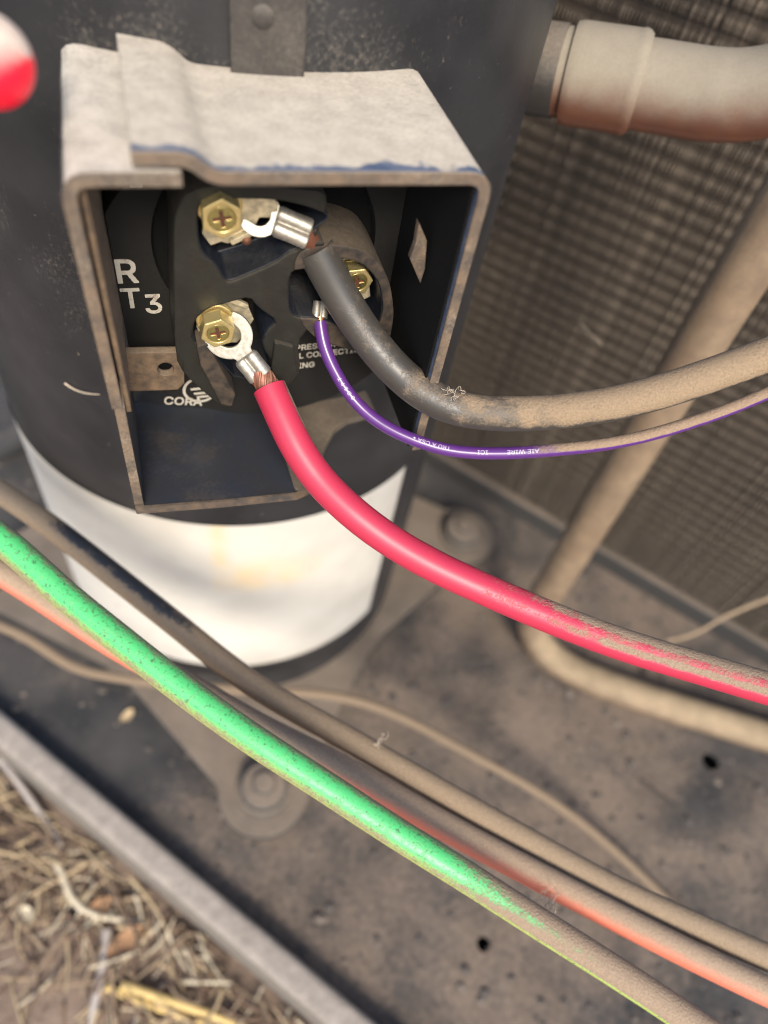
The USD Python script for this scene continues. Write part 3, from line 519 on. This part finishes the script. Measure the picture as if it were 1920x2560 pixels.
obj('crimp_barrel', cat(*sh_), 'tin', pw, smooth=40)
def wire_text(s, C, at, h, r, v0, flip=True):
    m = meshkit.text_mesh(s, 1.0, .1, False); m = m.subdivide() if len(m.faces) < 4000 else m; v = m.vertices.copy() * [h, h, 1]
    Tn, U, S = frame(C, UP); L = np.r_[0, np.cumsum(np.linalg.norm(np.diff(C, axis=0), axis=1))]
    sx = at - v[:, 0] * 1.25 if flip else at + v[:, 0] * 1.25; y = (v[:, 1] - h / 2) * (-1 if flip else 1)
    ang = 2 * np.pi * v0 - y / r; rr = r + np.where(v[:, 2] > .05, .05, -.05)
    I = lambda A: np.stack([np.interp(sx, L, A[:, i]) for i in range(3)], 1)
    P = I(C) + rr[:, None] * (-np.cos(ang)[:, None] * I(U) - np.sin(ang)[:, None] * I(S))
    return trimesh.Trimesh(P, m.faces, process=False)
LEN = np.r_[0, np.cumsum(np.linalg.norm(np.diff(C, axis=0), axis=1))]
def s_at(px):
    q = (C - CAM) @ M; xs = (q[:, 0] / q[:, 2] * F + 960) / K; k_ = int(np.argmin(np.abs(xs - px) + (np.arange(len(xs)) < 8) * 50)); return LEN[k_]
obj('printed_line', wire_text('AIE WIRE', C, s_at(1165), .9, 1.4, .60), 'ink', pw, smooth=False)
obj('printed_line', wire_text('ICI', C, s_at(1055), .9, 1.4, .60), 'ink', pw)
obj('printed_line', wire_text('TRU A CSA •', C, s_at(972), .85, 1.4, .58), 'ink', pw)
obj('printed_line', wire_text('0 8 1 9 T', C, s_at(762), .8, 1.4, .60), 'ink', pw)
# the three wires crossing the front
gw, C = insulated('green_wire', 'thick bright green wire with a yellow stripe, lowest of the wires crossing the front', 'wire',
    [(-120, 1085, 174), (0, 1163, 172), (120, 1268, 171), (250, 1375, 170), (420, 1507, 169), (560, 1606, 168), (700, 1697, 168), (850, 1795, 168), (1000, 1889, 168), (1150, 1985, 168), (1300, 2080, 168), (1450, 2178, 168), (1600, 2282, 168)], 3.5, 'wire_green')
rwire, C = insulated('rust_red_wire', 'dust coated wire showing orange red along its underside beside the green wire', 'wire',
    [(-120, 1170, 196), (0, 1235, 194), (110, 1304, 193), (250, 1394, 191), (420, 1490, 189), (560, 1570, 187), (700, 1640, 186), (850, 1722, 184), (1000, 1806, 183), (1150, 1886, 182), (1330, 1980, 181), (1500, 2066, 180), (1659, 2142, 179), (1800, 2205, 178)], 3.5, 'wire_rust')
gy, C = insulated('grey_wire', 'dust coated dark wire with a bare blue black patch, topmost across the front', 'wire',
    [(-120, 985, 212), (0, 1062, 209), (110, 1138, 207), (250, 1246, 204), (400, 1365, 200), (550, 1480, 197), (700, 1567, 194), (850, 1652, 191), (1000, 1738, 189), (1150, 1822, 188), (1330, 1920, 187), (1500, 1998, 186), (1659, 2068, 185), (1800, 2125, 184)], 3.4, 'wire_grey')
thin, C = insulated('thin_cable', 'thin brown cable lying across the pan behind the front wires', 'cable',
    [(-80, 1328, 300), (0, 1352, 302), (80, 1392, 303), (150, 1436, 304), (250, 1463, 304), (400, 1482, 302), (560, 1492, 300), (700, 1500, 300), (800, 1522, 303), (900, 1565, 308), (1010, 1625, 314), (1130, 1692, 320), (1240, 1765, 324), (1330, 1840, 324), (1430, 1935, 322), (1540, 2045, 318)], 2.1, 'wire_thin', part='jacket')
# rounded end of a red wire very near the eye
C = np.array([on_d((x, y), 92.) for x, y in ((-160, 138), (-90, 134), (-28, 131))]); C = spline(C, .6); d = (C[-1] - C[0]) / np.linalg.norm(C[-1] - C[0]); RE = 5.7
tip = [C[-1] + d * RE * math.sin(t) for t in np.linspace(.08, 1.5, 12)]; rad = [RE * math.cos(t) for t in np.linspace(.08, 1.5, 12)]
CC = np.vstack([C, tip]); we = thing('red_wire_end', 'rounded end of a dusty red wire poking in from the left, out of focus', 'wire end', C[-1])
v, f, uv = tube(CC, np.r_[np.full(len(C), RE), rad], 40); obj('insulation', (v, f), 'wire_end', we, smooth=True, uv=uv)

# ================================================================ pipes
vp = thing('steel_pipe', 'tan dusty upright pipe bending along the pan in front of the coil', 'pipe', (164, -10, -336))
px, py = 158.8, -7.5
hp = [on_z(p, -336) for p in ((1240, 1455), (1330, 1487), (1450, 1527), (1659, 1592), (1850, 1655))]
up_ = [np.array([px + (z + 300) * -.012, py, z]) for z in (60, -20, -90, -160, -230, -280, -305)]
Cp = spline(up_ + [np.array([px + 3.0, py - 1.2, -322]), np.array([px + 10.5, py - 4.2, -333])] + hp[1:], 2.0)
v, f, uv = tube(Cp, 8.0, 40, ref=-E2 * .9 + E1 * .1); obj('tube', (v, f), 'tan_pipe', vp, smooth=True)
sp = thing('suction_pipe', 'copper pipe with a dusty top leaving the upper right of the shell', 'pipe', on_d((1192, 153), 192))
Cs = spline(path([(1110, 142, 196), (1192, 154, 193), (1280, 167, 191), (1365, 180, 189), (1460, 196, 187), (1550, 208, 184), (1640, 203, 180), (1720, 175, 175), (1800, 110, 168)]), 1.0)
v, f, uv = tube(Cs, 10.6 + .15 * meshkit.fbm(Cs * .2), 44); obj('tube', (v, f), 'copper', sp, smooth=True)
q = (Cs - CAM) @ M; xs = (q[:, 0] / q[:, 2] * F + 960) / K
sel = np.where((xs > 1222) & (xs < 1388))[0]; Cc = Cs[sel]; rr = np.full(len(Cc), 12.3); rr[:2] = (11.9, 12.2); rr[-3:] = (12.5, 12.2, 11.4)
v, f, uv = tube(Cc, rr, 48); obj('coupling', (v, f), 'copper', sp, smooth=50)
sel = np.where(xs < 1214)[0]; v, f, uv = tube(Cs[sel], 11.2, 44); obj('stub', (v, f), 'strap_steel', sp, smooth=50, label='grey brown stub on the shell')
# dark hose at the far left behind the shell
hs, C = insulated('drain_hose', 'dark hose crossing the pan at the far left behind the compressor', 'hose', [(-220, 1085, 430), (-100, 1020, 425), (0, 965, 420), (120, 900, 418)], 8.0, 'rubber', step=3)

# ================================================================ ground litter
def stalk(pts, r, mat, name, label, cat_, flat=False, seg=8):
    C = spline(np.array([on_z(p, -ZG + h) for *p, h in pts]), 1.0); t = np.linspace(0, 1, len(C))
    v, f, uv = tube(C, r * (1 - .35 * t) * (1 + .1 * meshkit.fbm(C * .3)), seg); obj(name, (v, f), mat, smooth=True, label=label, cat=cat_)
stalk([(265, 2128, 7), (360, 2160, 8), (450, 2190, 8), (560, 2235, 6)], 2.0, 'straw_gold', 'straw_stalk', 'golden straw stalk lying at the bottom edge of the litter', 'straw')
stalk([(232, 2132, 5), (340, 2178, 6), (430, 2206, 6), (520, 2240, 5)], 1.5, 'straw_gold', 'straw_stalk', 'thinner golden stalk just below the broad straw stalk', 'straw')
stalk([(95, 1848, 5), (130, 1880, 7), (150, 1930, 8), (190, 1970, 8), (250, 1985, 7), (312, 1990, 5)], 1.7, 'straw_c', 'twig', 'curved pale twig lying on the litter beside the rim', 'twig')
stalk([(232, 2010, 5), (225, 2080, 6), (208, 2150, 6), (196, 2230, 4)], 2.4, 'stick_grey', 'stick', 'straight grey stick standing out of the litter', 'stick')
stalk([(0, 1640, 6), (40, 1690, 8), (75, 1740, 8), (110, 1790, 6), (135, 1835, 4)], 1.8, 'stick_grey', 'stick', 'long grey bent stick at the left edge under the rim', 'stick')
stalk([(80, 1780, 5), (115, 1830, 6), (150, 1900, 6), (200, 1960, 5)], 1.0, 'straw_b', 'twig', 'thin brown twig curving behind the pale twig', 'twig')
def leaf(c, s, mat, lab, a):
    uu, vv = np.meshgrid(np.linspace(-1, 1, 9), np.linspace(-1, 1, 7), indexing='ij'); wd = .55 * np.sqrt(np.clip(1 - uu ** 2, .02, 1))
    X_ = uu * s; Y_ = vv * wd * s; Z_ = .35 * s * (vv ** 2) * .6 + .2 * s * uu ** 2
    V = c + np.stack([X_ * math.cos(a) - Y_ * math.sin(a), X_ * math.sin(a) + Y_ * math.cos(a), Z_], -1).reshape(-1, 3)
    q = (np.arange(8)[:, None] * 7 + np.arange(6)).ravel(); f = np.vstack([np.c_[q, q + 7, q + 8], np.c_[q, q + 8, q + 1]])
    obj('dead_leaf', (np.vstack([V, V - [0, 0, .25]]), np.vstack([f, f[:, ::-1] + 63])), mat, smooth=False, label=lab, cat='leaf')
leaf(on_z((272, 2040), -ZG + 7), 9, 'leaf_brown', 'curled brown dead leaf beside the grey stick', 1.0)
leaf(on_z((215, 1960), -ZG + 7), 6, 'leaf_brown', 'small brown dead leaf under the curved twig', 4.0)
leaf(on_z((60, 1975), -ZG + 7), 4, 'straw_c', 'pale flake lying on the bare soil', 2.5)
leaf(on_z((275, 1548), ZP + .4), 4, 'straw_a', 'yellowish leaf bit on the pan beside the front foot', 1.2)
def sprig(pts, r, mat, name, lab, c_):
    C = spline(path(pts), 1.5); v, f, uv = tube(C, r * (1 + .25 * meshkit.fbm(C * .3)), 8); obj(name, (v, f), mat, smooth=True, label=lab, cat=c_)
sprig([(1720, 1270, 330), (1640, 1300, 335), (1560, 1335, 340), (1500, 1368, 346), (1440, 1385, 352)], .9, 'straw_b', 'twig', 'dry twig lying against the foot of the coil at the right', 'twig')
sprig([(940, 1440, 395), (985, 1425, 397), (1050, 1398, 398), (1105, 1380, 398)], 1.2, 'straw_b', 'twig', 'thin dry twig on the pan left of the pipe bend', 'twig')
for mat, cnt in (('straw_a', 420), ('straw_b', 650), ('straw_c', 300), ('straw_d', 700)):
    out = []
    for i in range(cnt):
        e = rng.uniform(-260, 230); dd = abs(rng.gauss(0, 1)) * 26 + 1
        if rng.random() < .12: dd = rng.uniform(0, 150)
        c = E1 * e + E2 * (r0 - dd); a = rng.uniform(0, 6.283); ln = rng.uniform(8, 34); cur = rng.gauss(0, .5); h = -ZG + rng.uniform(1, 9)
        pts, x, y = [], c[0], c[1]; tilt = rng.gauss(0, .12)
        for k_ in range(6):
            pts.append((x, y, h + tilt * ln * k_ / 5)); x += math.cos(a) * ln / 5; y += math.sin(a) * ln / 5; a += cur / 5
        pts = np.array(pts)
        if (pts @ E2).max() > r0 - 2: continue
        v, f, uv = tube(pts, np.linspace(1, .5, 6) * rng.uniform(.25, 1.15), 5); out.append((v, f))
    obj('dry_straw', cat(*out), mat, smooth=True, label={'straw_a': 'tan', 'straw_b': 'brown', 'straw_c': 'pale', 'straw_d': 'dark brown'}[mat] + ' dry straw and grass bits heaped on the soil outside the rim', cat='straw', kind='stuff')
# soil crumbs and bits lying in the pan
out, out2 = [], []
ico = trimesh.creation.icosphere(1, 1.0)
for i in range(1500):
    e, q = rng.uniform(-200, 330), rng.uniform(r1 + 2, cN - 4); P = E1 * e + E2 * q
    dens = meshkit.fbm(np.array([P * .02]))[0]
    if dens < .02 * rng.gauss(0, 3) or math.hypot(P[0], P[1]) < 60: continue
    s = abs(rng.gauss(0, 1)) * .9 + .25; v = ico.vertices * [s, s * rng.uniform(.6, 1.2), s * .55] * (1 + .3 * nrg.standard_normal((len(ico.vertices), 1)) * .5) + P + [0, 0, ZP + .1 * s]
    (out if rng.random() < .75 else out2).append(trimesh.Trimesh(v, ico.faces, process=False))
dusty('crumb_dark', (.05, .045, .042), (.1, .085, .075), .2, 1.2, rough=.95)
dusty('crumb_pale', (.11, .09, .075), (.17, .14, .115), .2, 1.2, rough=.95)
obj('soil_crumbs', cat(*out), 'crumb_dark', label='dark soil crumbs scattered over the base pan', cat='soil', kind='stuff')
obj('grit', cat(*out2), 'crumb_pale', label='pale grit scattered over the base pan', cat='grit', kind='stuff')

# ================================================================ cobweb tufts
def tuft(p, d, size, n, label, r=.06, end=None):
    c = on_d(p, d); out = []
    for i in range(n):
        q = [c + nrg.normal(0, size * .35, 3)]
        for k_ in range(5): q.append(q[-1] + nrg.normal(0, size * .3, 3) + ((end - c) / 5 * rng.uniform(.5, 1.1) if end is not None else 0))
        v, f, uv = tube(spline(q, size * .12), r, 5, ref=np.array([.3, .2, .9])); out.append((v, f))
    obj('cobweb', cat(*out), 'web_white', smooth=True, label=label, cat='cobweb')
tuft((1190, 1925), 178, 2.2, 12, 'pale cobweb tuft caught between the green and rust red wires', end=on_d((1185, 1965), 172))
tuft((822, 1600), 187, 1.9, 6, 'curl of grey lint on top of the grey wire')
tuft((985, 850), 148.5, 1.6, 8, 'tiny white cobweb tuft on the black wire bend', r=.05)
tuft((1255, 700), 250, 1.0, 2, 'fine web thread hanging in front of the coil', r=.08, end=on_d((1320, 760), 240))
P = on_shell((150, 842), 83.2)
C = spline([on_shell(p, 83.1) for p in ((140, 828), (155, 838), (180, 848), (215, 852))], .8); v, f, uv = tube(C, np.linspace(.28, .12, len(C)), 6)
obj('lint_streak', (v, f), 'web_white', smooth=True, label='white lint streak stuck on the black shell left of the box', cat='lint')
